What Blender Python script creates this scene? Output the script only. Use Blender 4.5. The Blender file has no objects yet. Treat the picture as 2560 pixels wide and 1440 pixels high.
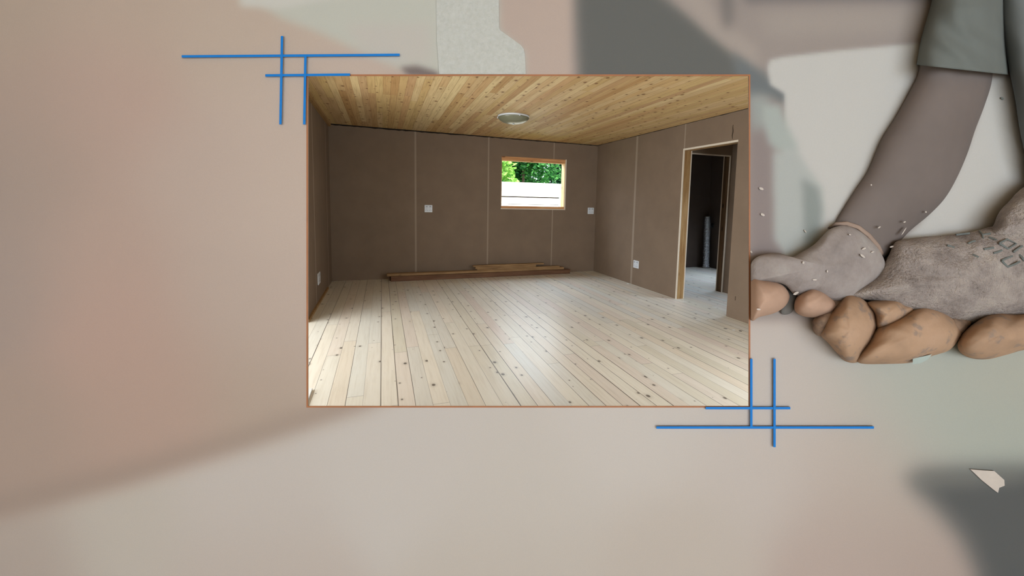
import bpy, bmesh, math, random
import numpy as np
from mathutils import Vector, Matrix
random.seed(7); rng = np.random.default_rng(7)
scene = bpy.context.scene
COL = scene.collection

# ------------------------------------------------------------------ camera
YAW, PITCH, ROLL, F = 0.3384, 0.0943, 0.0211, 1041.2
CX, CY = 1321.0, 603.0
H = 1.28
Fw = Vector((math.sin(YAW)*math.cos(PITCH), math.cos(YAW)*math.cos(PITCH), -math.sin(PITCH)))
R0 = Vector((math.cos(YAW), -math.sin(YAW), 0)); U0 = R0.cross(Fw)
Rt = R0*math.cos(ROLL) + U0*math.sin(ROLL); Up = -R0*math.sin(ROLL) + U0*math.cos(ROLL)
CAM = Vector((0, 0, H))
cd = bpy.data.cameras.new('camera'); cam = bpy.data.objects.new('camera', cd); COL.objects.link(cam)
m = Matrix((Rt, Up, -Fw)).transposed().to_4x4(); m.translation = CAM; cam.matrix_world = m
cd.sensor_width = 36.0; cd.sensor_fit = 'HORIZONTAL'; cd.lens = F/2560*36
cd.shift_x = (1280-CX)/2560; cd.shift_y = (CY-720)/2560
cd.clip_start = 0.02; cd.clip_end = 200
scene.camera = cam

# ------------------------------------------------------------------ colour management, sky, lights
scene.view_settings.view_transform = 'Standard'; scene.view_settings.look = 'None'
scene.view_settings.exposure = 0.0; scene.view_settings.gamma = 1.0
scene.view_settings.use_curve_mapping = False
w = bpy.data.worlds.new('sky'); scene.world = w; w.use_nodes = True
bg = w.node_tree.nodes['Background']; bg.inputs['Color'].default_value = (0.80, 0.90, 1.0, 1); bg.inputs['Strength'].default_value = 3.0

def area(name, loc, target, sx, sy, power, color=(1, 1, 1), spread=180):
    l = bpy.data.lights.new(name, 'AREA'); l.shape = 'RECTANGLE'; l.size = sx; l.size_y = sy
    l.energy = power; l.color = color; l.spread = math.radians(spread)
    o = bpy.data.objects.new(name, l); COL.objects.link(o); o.location = loc
    o.rotation_euler = (Vector(target)-Vector(loc)).to_track_quat('-Z', 'Y').to_euler()
    return o
sl = bpy.data.lights.new('sun', 'SUN'); sl.energy = 11.0; sl.angle = math.radians(1); sl.color = (1, 0.97, 0.9)
so = bpy.data.objects.new('sun', sl); COL.objects.link(so); so.location = (0, 0, 8)
so.rotation_euler = Vector((-0.35, 0.62, -0.95)).to_track_quat('-Z', 'Y').to_euler()
area('fill_rear_hall', (-0.6, -3.75, 1.35), (0.4, 1.0, 1.25), 5.2, 2.1, 126, (0.76, 0.89, 1.0))  # added lamp, no known source; lights the panel evenly from behind the camera
area('added_daylight_left', (-2.2, 3.6, 1.2), (2.4, 5.2, 0.2), 2.6, 2.0, 118, (0.90, 0.95, 1.0))  # lamp added beyond an unseen opening in the left wall
area('fill_high_right', (2.7, 1.15, 1.8), (1.0, 5.2, 0.0), 1.4, 0.8, 9, (0.80, 0.90, 1.0), 95)  # added lamp out of view behind the panel, aimed down at the floor
area('fill_above_window', (2.55, 8.3, 3.0), (2.2, 4.7, 0), 3.0, 1.4, 170, (0.74, 0.86, 1.0), 150)  # lamp added outside above the view to brighten the far floor
area('fill_front_low', (2.9, 1.3, 0.75), (0.9, 5.8, 0.5), 1.0, 0.9, 28, (0.92, 0.96, 1.0))  # low lamp added out of sight behind the panel for the lower walls
area('daylight_passage', (4.70, 4.0, 1.7), (4.1, 4.3, 0), 0.5, 0.7, 9, (0.66, 0.80, 1.0), 100)
area('daylight_back_room', (6.33, 5.6, 1.9), (5.3, 5.7, 0), 0.9, 0.5, 20, (0.66, 0.80, 1.0), 90)

# ------------------------------------------------------------------ helpers
def srgb(r, g, b):
    f = lambda c: (c/255)/12.92 if c/255 <= 0.04045 else (((c/255)+0.055)/1.055)**2.4
    return (f(r), f(g), f(b), 1.0)

class NT:
    def __init__(s, name, rough=0.7, spec=0.3):
        s.m = bpy.data.materials.new(name); s.m.use_nodes = True; s.t = s.m.node_tree; s.N = s.t.nodes; s.L = s.t.links
        s.b = s.N['Principled BSDF']; s.b.inputs['Roughness'].default_value = rough
        s.b.inputs['Specular IOR Level'].default_value = spec
        s.tc = s.N.new('ShaderNodeTexCoord').outputs['Object']
    def val(s, x, sock):
        if x is None: return
        if isinstance(x, (int, float)): sock.default_value = x
        elif isinstance(x, tuple): sock.default_value = x
        else: s.L.new(x, sock)
    def math(s, op, a, b=None, c=None):
        n = s.N.new('ShaderNodeMath'); n.operation = op
        for i, x in enumerate((a, b, c)): s.val(x, n.inputs[i])
        return n.outputs[0]
    def sep(s, v=None):
        n = s.N.new('ShaderNodeSeparateXYZ'); s.L.new(v or s.tc, n.inputs[0]); return n.outputs
    def comb(s, x, y, z=0.0):
        n = s.N.new('ShaderNodeCombineXYZ')
        for i, q in enumerate((x, y, z)): s.val(q, n.inputs[i])
        return n.outputs[0]
    def noise(s, vec, scale, detail=4, rough=0.6):
        n = s.N.new('ShaderNodeTexNoise'); s.L.new(vec, n.inputs['Vector']); n.inputs['Scale'].default_value = scale
        n.inputs['Detail'].default_value = detail; n.inputs['Roughness'].default_value = rough; return n.outputs['Fac']
    def white(s, vec):
        n = s.N.new('ShaderNodeTexWhiteNoise'); n.noise_dimensions = '3D'; s.L.new(vec, n.inputs['Vector']); return n.outputs
    def voro(s, vec, scale, rnd=1.0, dim='3D'):
        n = s.N.new('ShaderNodeTexVoronoi'); n.voronoi_dimensions = dim; s.L.new(vec, n.inputs['Vector']); n.inputs['Scale'].default_value = scale
        n.inputs['Randomness'].default_value = rnd; return n.outputs
    def ramp(s, fac, pts):
        n = s.N.new('ShaderNodeValToRGB'); e = n.color_ramp.elements
        while len(e) < len(pts): e.new(0.5)
        for i, (p, c) in enumerate(pts): e[i].position = p; e[i].color = c
        s.L.new(fac, n.inputs[0]); return n.outputs[0]
    def step(s, x, lo, hi):
        n = s.N.new('ShaderNodeMapRange'); n.interpolation_type = 'SMOOTHSTEP'
        s.val(x, n.inputs[0]); n.inputs[1].default_value = lo; n.inputs[2].default_value = hi; return n.outputs[0]
    def mix(s, f, a, b, mode='MIX'):
        n = s.N.new('ShaderNodeMix'); n.data_type = 'RGBA'; n.blend_type = mode
        s.val(f, n.inputs[0]); s.val(a, n.inputs[6]); s.val(b, n.inputs[7]); return n.outputs[2]
    def bump(s, h, strength=0.3, dist=0.005):
        n = s.N.new('ShaderNodeBump'); n.inputs['Strength'].default_value = strength; n.inputs['Distance'].default_value = dist
        s.L.new(h, n.inputs['Height']); s.L.new(n.outputs[0], s.b.inputs['Normal'])
    def base(s, c): s.val(c, s.b.inputs['Base Color']); return s.m

def plain(name, col, rough=0.6, var=0.06, scale=40, spec=0.3, metal=0, bump=0):
    t = NT(name, rough, spec); n = t.noise(t.tc, scale)
    lo = tuple(c*(1-var) for c in col[:3])+(1,); hi = tuple(min(1, c*(1+var)) for c in col[:3])+(1,)
    t.b.inputs['Metallic'].default_value = metal
    if bump: t.bump(n, bump, 0.004)
    return t.base(t.ramp(n, [(0.3, lo), (0.7, hi)]))

def boards(name, pitch, x0, length, cols, knotcol, gapcol, gmin, gmax, rough, spec, knot=0.055, stain=0.3, graincol=0.12, kscale=0.24):
    t = NT(name, rough, spec); X, Y, Z = t.sep()
    u = t.math('DIVIDE', t.math('SUBTRACT', X, x0), pitch); iu = t.math('FLOOR', u); fu = t.math('SUBTRACT', u, iu)
    r1 = t.white(t.comb(iu, 3.3, 1.7))[0]
    v = t.math('ADD', t.math('DIVIDE', Y, length), t.math('MULTIPLY', r1, 7.31)); iv = t.math('FLOOR', v); fv = t.math('SUBTRACT', v, iv)
    rc = t.white(t.comb(iu, iv, 5.1)); rv, rcol = rc[0], rc[1]
    n = len(cols); c = t.ramp(rv, [(i/(n-1), cols[i]) for i in range(n)])
    big = t.noise(t.comb(t.math('MULTIPLY', X, 2.6), t.math('MULTIPLY', Y, 1.3), 0.0), 1.0, 3)
    c = t.mix(t.math('MULTIPLY', t.step(big, 0.45, 0.75), stain), c, cols[0])
    gr = t.noise(t.comb(t.math('MULTIPLY', X, 55), t.math('ADD', t.math('MULTIPLY', Y, 2.2), t.math('MULTIPLY', rv, 37)), 0.0), 1.0, 5, 0.65)
    c = t.mix(t.math('MULTIPLY', t.step(gr, 0.42, 0.72), graincol*2.2), c, t.mix(1.0, c, (0.62, 0.55, 0.47, 1), 'MULTIPLY'))
    # knots: one voronoi feature lattice per board
    kv = t.voro(t.comb(t.math('ADD', t.math('MULTIPLY', u, 0.62), t.math('MULTIPLY', iu, 3.0)), t.math('ADD', t.math('DIVIDE', Y, kscale), t.math('MULTIPLY', r1, 20)), 0.0), 1.0, 1.0, '2D')
    kd = kv['Distance']; kr = t.sep(kv['Color'])[0]
    size = t.math('MULTIPLY', t.math('MAXIMUM', t.math('SUBTRACT', kr, 0.3), 0.0), knot*2.0)
    d = t.math('DIVIDE', kd, t.math('ADD', size, 0.004))
    halo = t.math('SUBTRACT', 1.0, t.step(d, 0.8, 3.2))
    core = t.math('SUBTRACT', 1.0, t.step(d, 0.7, 1.25))
    c = t.mix(t.math('MULTIPLY', halo, 0.35), c, t.mix(0.5, knotcol, cols[-1]))
    c = t.mix(t.math('MULTIPLY', core, 0.85), c, knotcol)
    # joints between the boards
    r3 = t.white(t.comb(iu, 9.2, 4.4))[0]; r3 = t.math('POWER', r3, 3.0)
    g = t.math('ADD', gmin, t.math('MULTIPLY', r3, gmax-gmin))
    gapn = t.noise(t.comb(t.math('MULTIPLY', iu, 5.3), t.math('MULTIPLY', Y, 0.9), 0.0), 1.0, 2)
    g = t.math('MULTIPLY', g, t.math('ADD', 0.35, t.math('MULTIPLY', gapn, 1.3)))
    line = t.math('LESS_THAN', fu, g)
    endl = t.math('LESS_THAN', fv, 0.0022/length*1.3)
    allg = t.math('MAXIMUM', line, endl)
    c = t.mix(t.math('MULTIPLY', allg, 0.85), c, gapcol)
    hgt = t.math('SUBTRACT', t.math('MULTIPLY', gr, 0.25), allg)
    t.bump(hgt, 0.25, 0.003)
    return t.base(c)

def obj(name, verts, faces, mat, parent=None, smooth=False, loc=None):
    me = bpy.data.meshes.new(name); me.from_pydata([tuple(v) for v in verts], [], faces); me.update()
    o = bpy.data.objects.new(name, me); COL.objects.link(o)
    if mat: me.materials.append(mat)
    if smooth:
        for p in me.polygons: p.use_smooth = True
    if parent: o.parent = parent
    return o
def tag(o, label, cat, group=None, kind=None):
    o['label'] = label; o['category'] = cat
    if group: o['group'] = group
    if kind: o['kind'] = kind
    return o
def struct(o, label=None):
    o['kind'] = 'structure'
    if label: o['label'] = label
    return o
class MB:
    def __init__(s): s.v = []; s.f = []
    def box(s, a, b, M=None):
        x0, y0, z0 = a; x1, y1, z1 = b; k = len(s.v)
        P = [Vector(p) for p in ((x0,y0,z0),(x1,y0,z0),(x1,y1,z0),(x0,y1,z0),(x0,y0,z1),(x1,y0,z1),(x1,y1,z1),(x0,y1,z1))]
        if M: P = [M @ p for p in P]
        s.v += P; s.f += [tuple(k+i for i in q) for q in ((0,3,2,1),(4,5,6,7),(0,1,5,4),(1,2,6,5),(2,3,7,6),(3,0,4,7))]
        return s
    def lathe(s, prof, n=48, M=None, cap=True):
        k = len(s.v)
        for r, z in prof:
            for i in range(n):
                a = 2*math.pi*i/n; p = Vector((r*math.cos(a), r*math.sin(a), z)); s.v.append(M @ p if M else p)
        for j in range(len(prof)-1):
            for i in range(n):
                s.f.append((k+j*n+i, k+j*n+(i+1) % n, k+(j+1)*n+(i+1) % n, k+(j+1)*n+i))
        if cap: s.f.append(tuple(k+i for i in range(n))[::-1]); s.f.append(tuple(k+(len(prof)-1)*n+i for i in range(n)))
        return s
    def build(s, name, mat, parent=None, smooth=False, bevel=0):
        o = obj(name, s.v, s.f, mat, parent, smooth)
        if bevel:
            b = o.modifiers.new('bevel', 'BEVEL'); b.width = bevel; b.segments = 2; b.limit_method = 'ANGLE'
        return o
def empty(name, loc, rot=(0, 0, 0)):
    o = bpy.data.objects.new(name, None); COL.objects.link(o); o.location = loc; o.rotation_euler = rot; o.empty_display_size = 0.05
    return o
def copy_tree(o, parent=None):
    c = o.copy(); COL.objects.link(c); c.parent = parent
    for ch in list(o.children): copy_tree(ch, c)
    return c

# ------------------------------------------------------------------ materials
FLOORM = boards('sawn_pine_floor', 0.104, -0.337, 2.3,
    [srgb(214,208,190), srgb(224,219,205), srgb(218,206,194), srgb(228,222,206), srgb(214,214,206), srgb(222,211,192)],
    srgb(84,76,68), srgb(70,60,52), 0.012, 0.075, 0.33, 0.6, knot=0.055, stain=0.35, graincol=0.13)
CEILM = boards('knotty_pine_ceiling', 0.072, -0.70, 3.1,
    [srgb(182,144,96), srgb(208,182,128), srgb(196,158,112), srgb(218,196,148), srgb(184,146,106), srgb(204,176,122)],
    srgb(110,70,40), srgb(140,104,66), 0.03, 0.05, 0.6, 0.25, knot=0.10, stain=0.35, graincol=0.3, kscale=0.16)

def kraft(name, axis, joints, col, jcol, zlim=None):
    t = NT(name, 0.85, 0.15); S = t.sep(); a = S[axis]
    n = t.noise(t.tc, 3.0, 5); n2 = t.noise(t.tc, 90.0, 3)
    c = t.ramp(n, [(0.3, tuple(x*0.93 for x in col[:3])+(1,)), (0.7, tuple(x*1.06 for x in col[:3])+(1,))])
    c = t.mix(t.math('MULTIPLY', n2, 0.12), c, tuple(x*0.75 for x in col[:3])+(1,))
    for j, hw in joints:
        d = t.math('ABSOLUTE', t.math('SUBTRACT', a, j))
        f = t.math('SUBTRACT', 1.0, t.step(d, hw*0.5, hw*1.15))
        c = t.mix(t.math('MULTIPLY', f, 0.75), c, jcol)
    t.bump(n2, 0.05, 0.001)
    return t.base(c)
KR = srgb(127,109,92); KJ = srgb(158,143,127)
KBACK = kraft('kraft_plasterboard_back', 0, [(0.51, .017), (1.707, .015), (2.901, .013)], KR, KJ)
KRIGHT = kraft('kraft_plasterboard_right', 1, [(5.70, .03), (4.60, .012)], KR, KJ)
KLEFT = kraft('kraft_plasterboard_left', 1, [(6.58, .03), (5.38, .03), (4.18, .03)], KR, KJ)
KPLAIN = kraft('kraft_plasterboard_plain', 0, [], KR, KJ)
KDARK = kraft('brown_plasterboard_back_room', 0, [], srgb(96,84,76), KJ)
HALLM = plain('hall_plaster', srgb(205,198,188), 0.9, 0.03, 8)
GYPS = plain('gypsum_board_edge', srgb(212,200,182), 0.9, 0.05, 60)
def timber(name, c1, c2, c3, axis=2, rough=0.7):
    t = NT(name, rough, 0.25); X = list(t.sep()[:3]) if False else [t.sep()[i] for i in range(3)]
    s = [30, 30, 30]; s[axis] = 2.2
    v = t.comb(t.math('MULTIPLY', X[0], s[0]), t.math('MULTIPLY', X[1], s[1]), t.math('MULTIPLY', X[2], s[2]))
    g = t.noise(v, 1.0, 5, 0.65); c = t.ramp(g, [(0.3, c1), (0.6, c2), (0.8, c3)])
    s2 = [9, 9, 9]; s2[axis] = 3.2
    v2 = t.comb(t.math('MULTIPLY', X[0], s2[0]), t.math('MULTIPLY', X[1], s2[1]), t.math('MULTIPLY', X[2], s2[2]))
    k = t.voro(v2, 1.0)['Distance']; c = t.mix(t.math('MULTIPLY', t.math('SUBTRACT', 1.0, t.step(k, 0.06, 0.16)), 0.8), c, tuple(x*0.25 for x in c1[:3])+(1,))
    t.bump(g, 0.15, 0.002); return t.base(c)
STUD = timber('pine_stud', srgb(128,90,52), srgb(164,132,88), srgb(184,156,112), 2)
STUD_SHADE = timber('shaded_stud', srgb(70,50,32), srgb(94,70,46), srgb(110,84,58), 2)  # stud wood darkened so the inner stud's shade is in its colour
WINW = timber('pine_window_frame', srgb(178,118,72), srgb(214,160,108), srgb(228,184,134), 0)
WINWV = timber('pine_window_jamb', srgb(200,160,110), srgb(228,196,150), srgb(238,214,176), 2)
PLANKB = timber('weathered_brown_beam', srgb(84,56,38), srgb(116,84,62), srgb(138,104,80), 0)
PLANKY = timber('yellow_pine_plank', srgb(116,86,56), srgb(156,124,86), srgb(176,144,104), 0)
WPLAST = plain('white_plastic', srgb(214,218,222), 0.35, 0.02, 30, 0.5)
DPLAST = plain('dark_socket_hole', srgb(40,42,46), 0.6, 0.02, 30)
GPLAST = plain('grey_switch_edge', srgb(170,174,180), 0.4, 0.02, 30)

# ------------------------------------------------------------------ the room
XL, XR, YB, ZL, ZR = -0.742, 3.774, 6.966, 2.378, 2.344
WT = 0.13
def zc(x): return ZL + (ZR-ZL)*(x-XL)/(XR-XL)
# floor and ceiling run through the hall, the room and the back rooms
o = struct(MB().box((-4.0, -4.0, -0.12), (6.75, YB+0.16, 0)).build('floor', FLOORM), 'sawn pine board floor with knots and dark joints')
zz = 0.12
cv = [(-4.1, -4.1, zc(-4.1)), (6.85, -4.1, zc(6.85)), (6.85, YB+0.35, zc(6.85)), (-4.1, YB+0.35, zc(-4.1))]
cv2 = [(x, y, z+zz) for x, y, z in cv]
struct(obj('ceiling', cv+cv2, [(0,1,2,3),(4,7,6,5),(0,4,5,1),(1,5,6,2),(2,6,7,3),(3,7,4,0)], CEILM), 'knotty pine board ceiling')

ZT = 2.50
def wallbox(name, a, b, mat, label): return struct(MB().box(a, b).build(name, mat), label)
# left wall
mb = MB(); mb.box((XL-WT, 2.0, 0), (XL, 2.33, 2.42)); mb.box((XL-WT, 4.66, 0), (XL, YB, 2.42)); mb.box((XL-WT, 2.33, 2.05), (XL, 4.66, 2.42))
struct(mb.build('wall_left', KLEFT), 'kraft plasterboard wall on the left')
# back wall with window opening
wx0, wx1, wz0, wz1 = 1.936, 3.142, 1.155, 2.048
mb = MB(); y0, y1 = YB, YB+0.15
mb.box((XL-WT, y0, 0), (wx0, y1, 2.40)); mb.box((wx1, y0, 0), (XR, y1, 2.38)); mb.box((wx0, y0, 0), (wx1, y1, wz0)); mb.box((wx0, y0, wz1), (wx1, y1, 2.38))
struct(mb.build('wall_back', KBACK), 'brown kraft plasterboard back wall with taped joints')
# right wall with door opening
dy0, dy1, dz = 3.718, 4.615, 2.0
gy = 0.012
mb = MB()
mb.box((XR, -4.0, 0), (XR+WT, dy0, 2.42)); mb.box((XR, dy0, dz+.02), (XR+WT, dy1, 2.42)); mb.box((XR, dy1, 0), (XR+WT, YB+0.15, 2.42))
struct(mb.build('wall_right', KRIGHT), 'kraft plasterboard wall on the right with doorway')
# dark ragged gap between wall boards and ceiling
GAPM = plain('dark_gap', srgb(30,22,16), 0.9, 0.1, 20)
vb, fb = [], []; n = 90
for i in range(n+1):
    x = XL + (XR-XL)*i/n; t = 0.010 + 0.010*random.random()*(1 if x < 2.6 else .6) + (0.006 if x < 1.2 else 0)
    vb += [(x, YB-0.003, zc(x)-t), (x, YB-0.003, zc(x)+0.002)]
for i in range(n): fb.append((2*i, 2*i+2, 2*i+3, 2*i+1))
g = struct(obj('trim_1', vb, fb, GAPM), 'dark ragged gap between back wall and ceiling')
sm = g.modifiers.new('s', 'SOLIDIFY'); sm.thickness = 0.003
vb, fb = [], []; n = 70
for i in range(n+1):
    y = YB + (2.2-YB)*i/n; t = 0.003 + 0.006*random.random()
    vb += [(XR-0.003, y, ZR-t), (XR-0.003, y, ZR+0.002)]
for i in range(n): fb.append((2*i, 2*i+1, 2*i+3, 2*i+2))
g = struct(obj('trim_2', vb, fb, GAPM), 'dark gap between right wall and ceiling')
sm = g.modifiers.new('s', 'SOLIDIFY'); sm.thickness = 0.003
# pale batten along the top of the left wall and the raw strip at its foot
struct(MB().box((XL, 4.68, 2.335), (XL+.035, YB-.01, ZL-.002)).build('trim_3', STUD), 'timber batten along the top of the left wall')
struct(MB().box((XL, 4.68, 0.0), (XL+.022, YB-.6, .028)).build('baseboard_left', STUD), 'thin raw timber strip at foot of left wall')

# window 1: raw timber frame in the wall opening, no glazing
wr = struct(empty('window_1', (1.936, YB, 1.155)), 'unglazed window opening framed in raw pine')
def wpart(name, a, b, mat):
    q = MB().box(Vector(a)-wr.location, Vector(b)-wr.location).build(name, mat, wr); return q
wpart('window_header', (wx0, YB+.012, wz1-.068), (wx1, YB+.15, wz1), WINW)
wpart('window_sill', (wx0, YB+.012, wz0), (wx1, YB+.15, wz0+.045), WINW)
wpart('window_jamb', (wx0, YB+.012, wz0+.045), (wx0+.012, YB+.15, wz1-.068), WINWV)
wpart('window_jamb', (wx1-.02, YB+.012, wz0+.045), (wx1, YB+.15, wz1-.068), WINWV)
wpart('window_edge', (wx0-.004, YB-.003, wz0-.010), (wx1+.006, YB+.012, wz0+.006), GYPS)
wpart('window_edge', (wx1-.010, YB-.003, wz0+.006), (wx1+.008, YB+.012, wz1+.004), GYPS)

# doorway 1: raw stud lining between two plasterboard edges
dr = struct(empty('door_1', (XR, dy1, 0)), 'raw stud-lined doorway without a door')
def dpart(name, a, b, mat): return MB().box(Vector(a)-dr.location, Vector(b)-dr.location).build(name, mat, dr)
dpart('door_stud', (XR+.014, dy1-.012, 0), (XR+WT-.014, dy1+.002, dz), STUD)
dpart('plasterboard_edge', (XR-.002, dy1-.012, 0), (XR+.014, dy1+.004, dz), GYPS)
dpart('plasterboard_edge', (XR+WT-.014, dy1-.012, 0), (XR+WT+.002, dy1+.004, dz), GYPS)
dpart('door_stud', (XR+.014, dy0-.002, 0), (XR+WT-.014, dy0+.012, dz), STUD)
dpart('door_head', (XR+.014, dy0, dz), (XR+WT-.014, dy1, dz+.02), STUD)
dpart('plasterboard_edge', (XR-.002, dy0-.004, dz), (XR+.014, dy1+.004, dz+.022), GYPS)
# crack in the board above the doorway corner
CR = plain('tear', srgb(60,48,36), .9, .1, 20)
v = []; 
for i in range(9):
    z = 2.20-.02*i; wv = .006*math.sin(math.pi*(i+.5)/9)+.001; yy = 3.80+.004*math.sin(i*1.3)
    v += [(XR-.0015, yy-wv, z), (XR-.0015, yy+wv, z)]
c = obj('torn_paper_mark', v, [(2*i, 2*i+2, 2*i+3, 2*i+1) for i in range(8)], CR)
sm = c.modifiers.new('s', 'SOLIDIFY'); sm.thickness = 0.001
tag(c, 'thin dark vertical tear in the plasterboard above the doorway', 'wall mark')
c = MB().box((XR-.002, 3.60, .215), (XR+.001, 3.606, .262)).build('nail_mark', CR); tag(c, 'small dark upright mark low on the wall right of the doorway', 'wall mark')

# passage and back room beyond the doorway
PX = 4.775
wallbox('wall_passage', (PX, -0.2, 0), (PX+.11, 4.79, 2.40), KPLAIN, 'brown board wall of the passage behind the doorway')
mb = MB(); py0, py1 = 4.79, 4.91
mb.box((XR+WT, py0, 2.0), (PX-.02, py1, 2.40)); mb.box((PX-.02, py0, 0), (6.6, py1, 2.40))
struct(mb.build('wall_partition', KPLAIN), 'partition wall with inner doorway')
d2 = struct(empty('door_2', (PX-.02, py0, 0)), 'inner doorway lined with a stud darkened by painted shade')
def d2p(name, a, b, mat): return MB().box(Vector(a)-d2.location, Vector(b)-d2.location).build(name, mat, d2)
d2p('door_stud', (PX-.032, py0+.012, 0), (PX-.02, py1-.012, 2.0), STUD_SHADE)
d2p('plasterboard_edge', (PX-.034, py0-.003, 0), (PX-.02, py0+.012, 2.0), GYPS)
d2p('plasterboard_edge', (PX-.034, py1-.012, 0), (PX-.02, py1+.003, 2.0), GYPS)
d2p('plasterboard_edge', (XR+WT, py0-.003, 1.988), (PX-.02, py0+.012, 2.004), GYPS)
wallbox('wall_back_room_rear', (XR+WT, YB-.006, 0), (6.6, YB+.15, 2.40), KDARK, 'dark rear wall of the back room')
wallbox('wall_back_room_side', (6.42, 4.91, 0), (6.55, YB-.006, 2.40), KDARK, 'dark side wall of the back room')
# hall on the camera side
wallbox('wall_hall_return', (-4.0, 2.0, 0), (XL-WT, 2.13, ZT), HALLM, 'hall wall beside the left room wall')
wallbox('wall_hall_left', (-4.13, -4.0, 0), (-4.0, 2.13, ZT), HALLM, 'hall side wall')
mb = MB(); mb.box((-4.13, -4.13, 0), (6.6, -4.0, 0.25)); mb.box((-4.13, -4.13, 0.25), (-3.3, -4.0, 2.5)); mb.box((2.2, -4.13, 0.25), (6.6, -4.0, 2.4)); mb.box((-3.3, -4.13, 2.33), (2.2, -4.0, 2.5))
struct(mb.build('wall_rear', HALLM), 'hall rear wall with a wide opening for the added lamp')

# ------------------------------------------------------------------ sockets (each on its wall; front face looks along -Y in local space)
def socket(loc, rz, label, w_=.125, h_=.118):
    t = empty('wall_socket', loc, (0, 0, rz)); tag(t, label, 'socket', 'wall sockets')
    MB().box((-w_/2, -.012, -h_/2), (w_/2, 0, h_/2)).build('faceplate', WPLAST, t, bevel=.004)
    MB().box((-w_/2+.018, -.0155, h_/2-.038), (-w_/2+.05, -.012, h_/2-.014)).build('switch', GPLAST, t, bevel=.001)
    MB().box((w_/2-.05, -.0155, h_/2-.038), (w_/2-.018, -.012, h_/2-.014)).build('switch', GPLAST, t, bevel=.001)
    for sx in (-1, 1):
        for dx, dz_ in ((0, .006), (-.012, -.018), (.012, -.018)):
            MB().lathe([(.0042, 0), (.0042, .001)], 10, Matrix.Translation((sx*.028+dx, -.0122, dz_-.012)) @ Matrix.Rotation(math.pi/2, 4, 'X')).build('socket_hole', DPLAST, t)
    return t
socket((.712, YB, 1.135), 0, 'white wall socket on the back wall left of the window')
socket((3.669, YB, 1.137), 0, 'white wall socket on the back wall right of the window by the corner')
socket((XR, 5.571, .335), -math.pi/2, 'white wall socket low on the right wall before the doorway', .14, .12)
socket((XL, 5.56, .30), math.pi/2, 'white wall socket low on the left wall', .17, .14)
socket((6.42, 6.55, .30), -math.pi/2, 'white wall socket half hidden by the inner stud beyond the doorway')

# ------------------------------------------------------------------ ceiling light
lx, ly = 1.585, 5.17; lz = zc(lx)
cl = empty('ceiling_light', (lx, ly, lz)); tag(cl, 'round shallow frosted glass ceiling light with a thin white rim', 'ceiling light')
GLS = plain('frosted_glass', srgb(120,120,98), 0.3, 0.03, 6, 0.6)
MB().lathe([(.195, 0), (.20, -.004), (.20, -.02), (.19, -.024)][::-1], 64).build('base_plate', WPLAST, cl, True)
prof = [(.196, -.022), (.199, -.028), (.192, -.040), (.172, -.060), (.14, -.078), (.10, -.091), (.05, -.098), (.012, -.100)]
MB().lathe(prof[::-1], 64).build('glass_bowl', GLS, cl, True)
MB().lathe([(.012, -.108), (.013, -.100)], 16).build('finial', WPLAST, cl, True)
for a in (0.6, 2.7, 4.8):
    MB().box((-.008, -.006, -.032), (.008, .006, -.012), Matrix.Rotation(a, 4, 'Z') @ Matrix.Translation((.202, 0, 0))).build('clip', WPLAST, cl, bevel=.002)

# ------------------------------------------------------------------ timber stack by the back wall
def plank(xa, xb, ya, yb_, z0, z1, dep, mat, label, name='timber_plank', cut=0.0, za=0.0):
    L = math.hypot(xb-xa, yb_-ya); t = MB(); n = 14; k = random.random()*6
    M = Matrix.Translation((xa, ya, 0)) @ Matrix.Rotation(math.atan2(yb_-ya, xb-xa), 4, 'Z')
    vs = []
    for i in range(n+1):
        x = L*i/n; wz = .0012*math.sin(k+i*.7)
        x0 = x + (cut if i == n else 0)
        vs += [Vector((x, 0, z0)), Vector((x0, 0, z1+wz)), Vector((x, dep, z1+wz)), Vector((x, dep, z0))]
    fs = [(0, 1, 2, 3)] + [(4*i+j, 4*(i+1)+j, 4*(i+1)+(j+1) % 4, 4*i+(j+1) % 4) for i in range(n) for j in range(4)] + [(4*n+3, 4*n+2, 4*n+1, 4*n)]
    vs = [v_ for v_ in vs]
    o = obj(name, vs, fs, mat); o.matrix_world = M
    if za: pass
    b = o.modifiers.new('bevel', 'BEVEL'); b.width = .003; b.limit_method = 'ANGLE'
    bm = bmesh.new(); bm.from_mesh(o.data); bmesh.ops.recalc_face_normals(bm, faces=bm.faces); bm.to_mesh(o.data); bm.free()
    tag(o, label, 'plank', 'timber stacked along the back wall'); return o
plank(.115, 3.20, 6.715, 6.79, 0, .078, .075, PLANKB, 'thick brown beam lying on the floor, front of the stack', 'timber_beam', .01)
plank(.10, 3.14, 6.80, 6.872, 0, .080, .075, PLANKB, 'thick brown beam on the floor between front beam and wall', 'timber_beam')
plank(.06, 3.09, 6.735, 6.81, .080, .118, .09, PLANKY, 'long lighter plank lying on top of the front brown beam')
plank(1.49, 3.0, 6.79, 6.81, .1185, .142, .07, PLANKY, 'short plank directly on the long plank, lowest of the short ones', cut=.01)
plank(1.46, 2.545, 6.785, 6.80, .1425, .178, .07, PLANKY, 'second short plank with a notched right end')
plank(1.425, 2.70, 6.79, 6.815, .1785, .202, .07, PLANKY, 'short thin plank on top of the whole stack')

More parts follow.
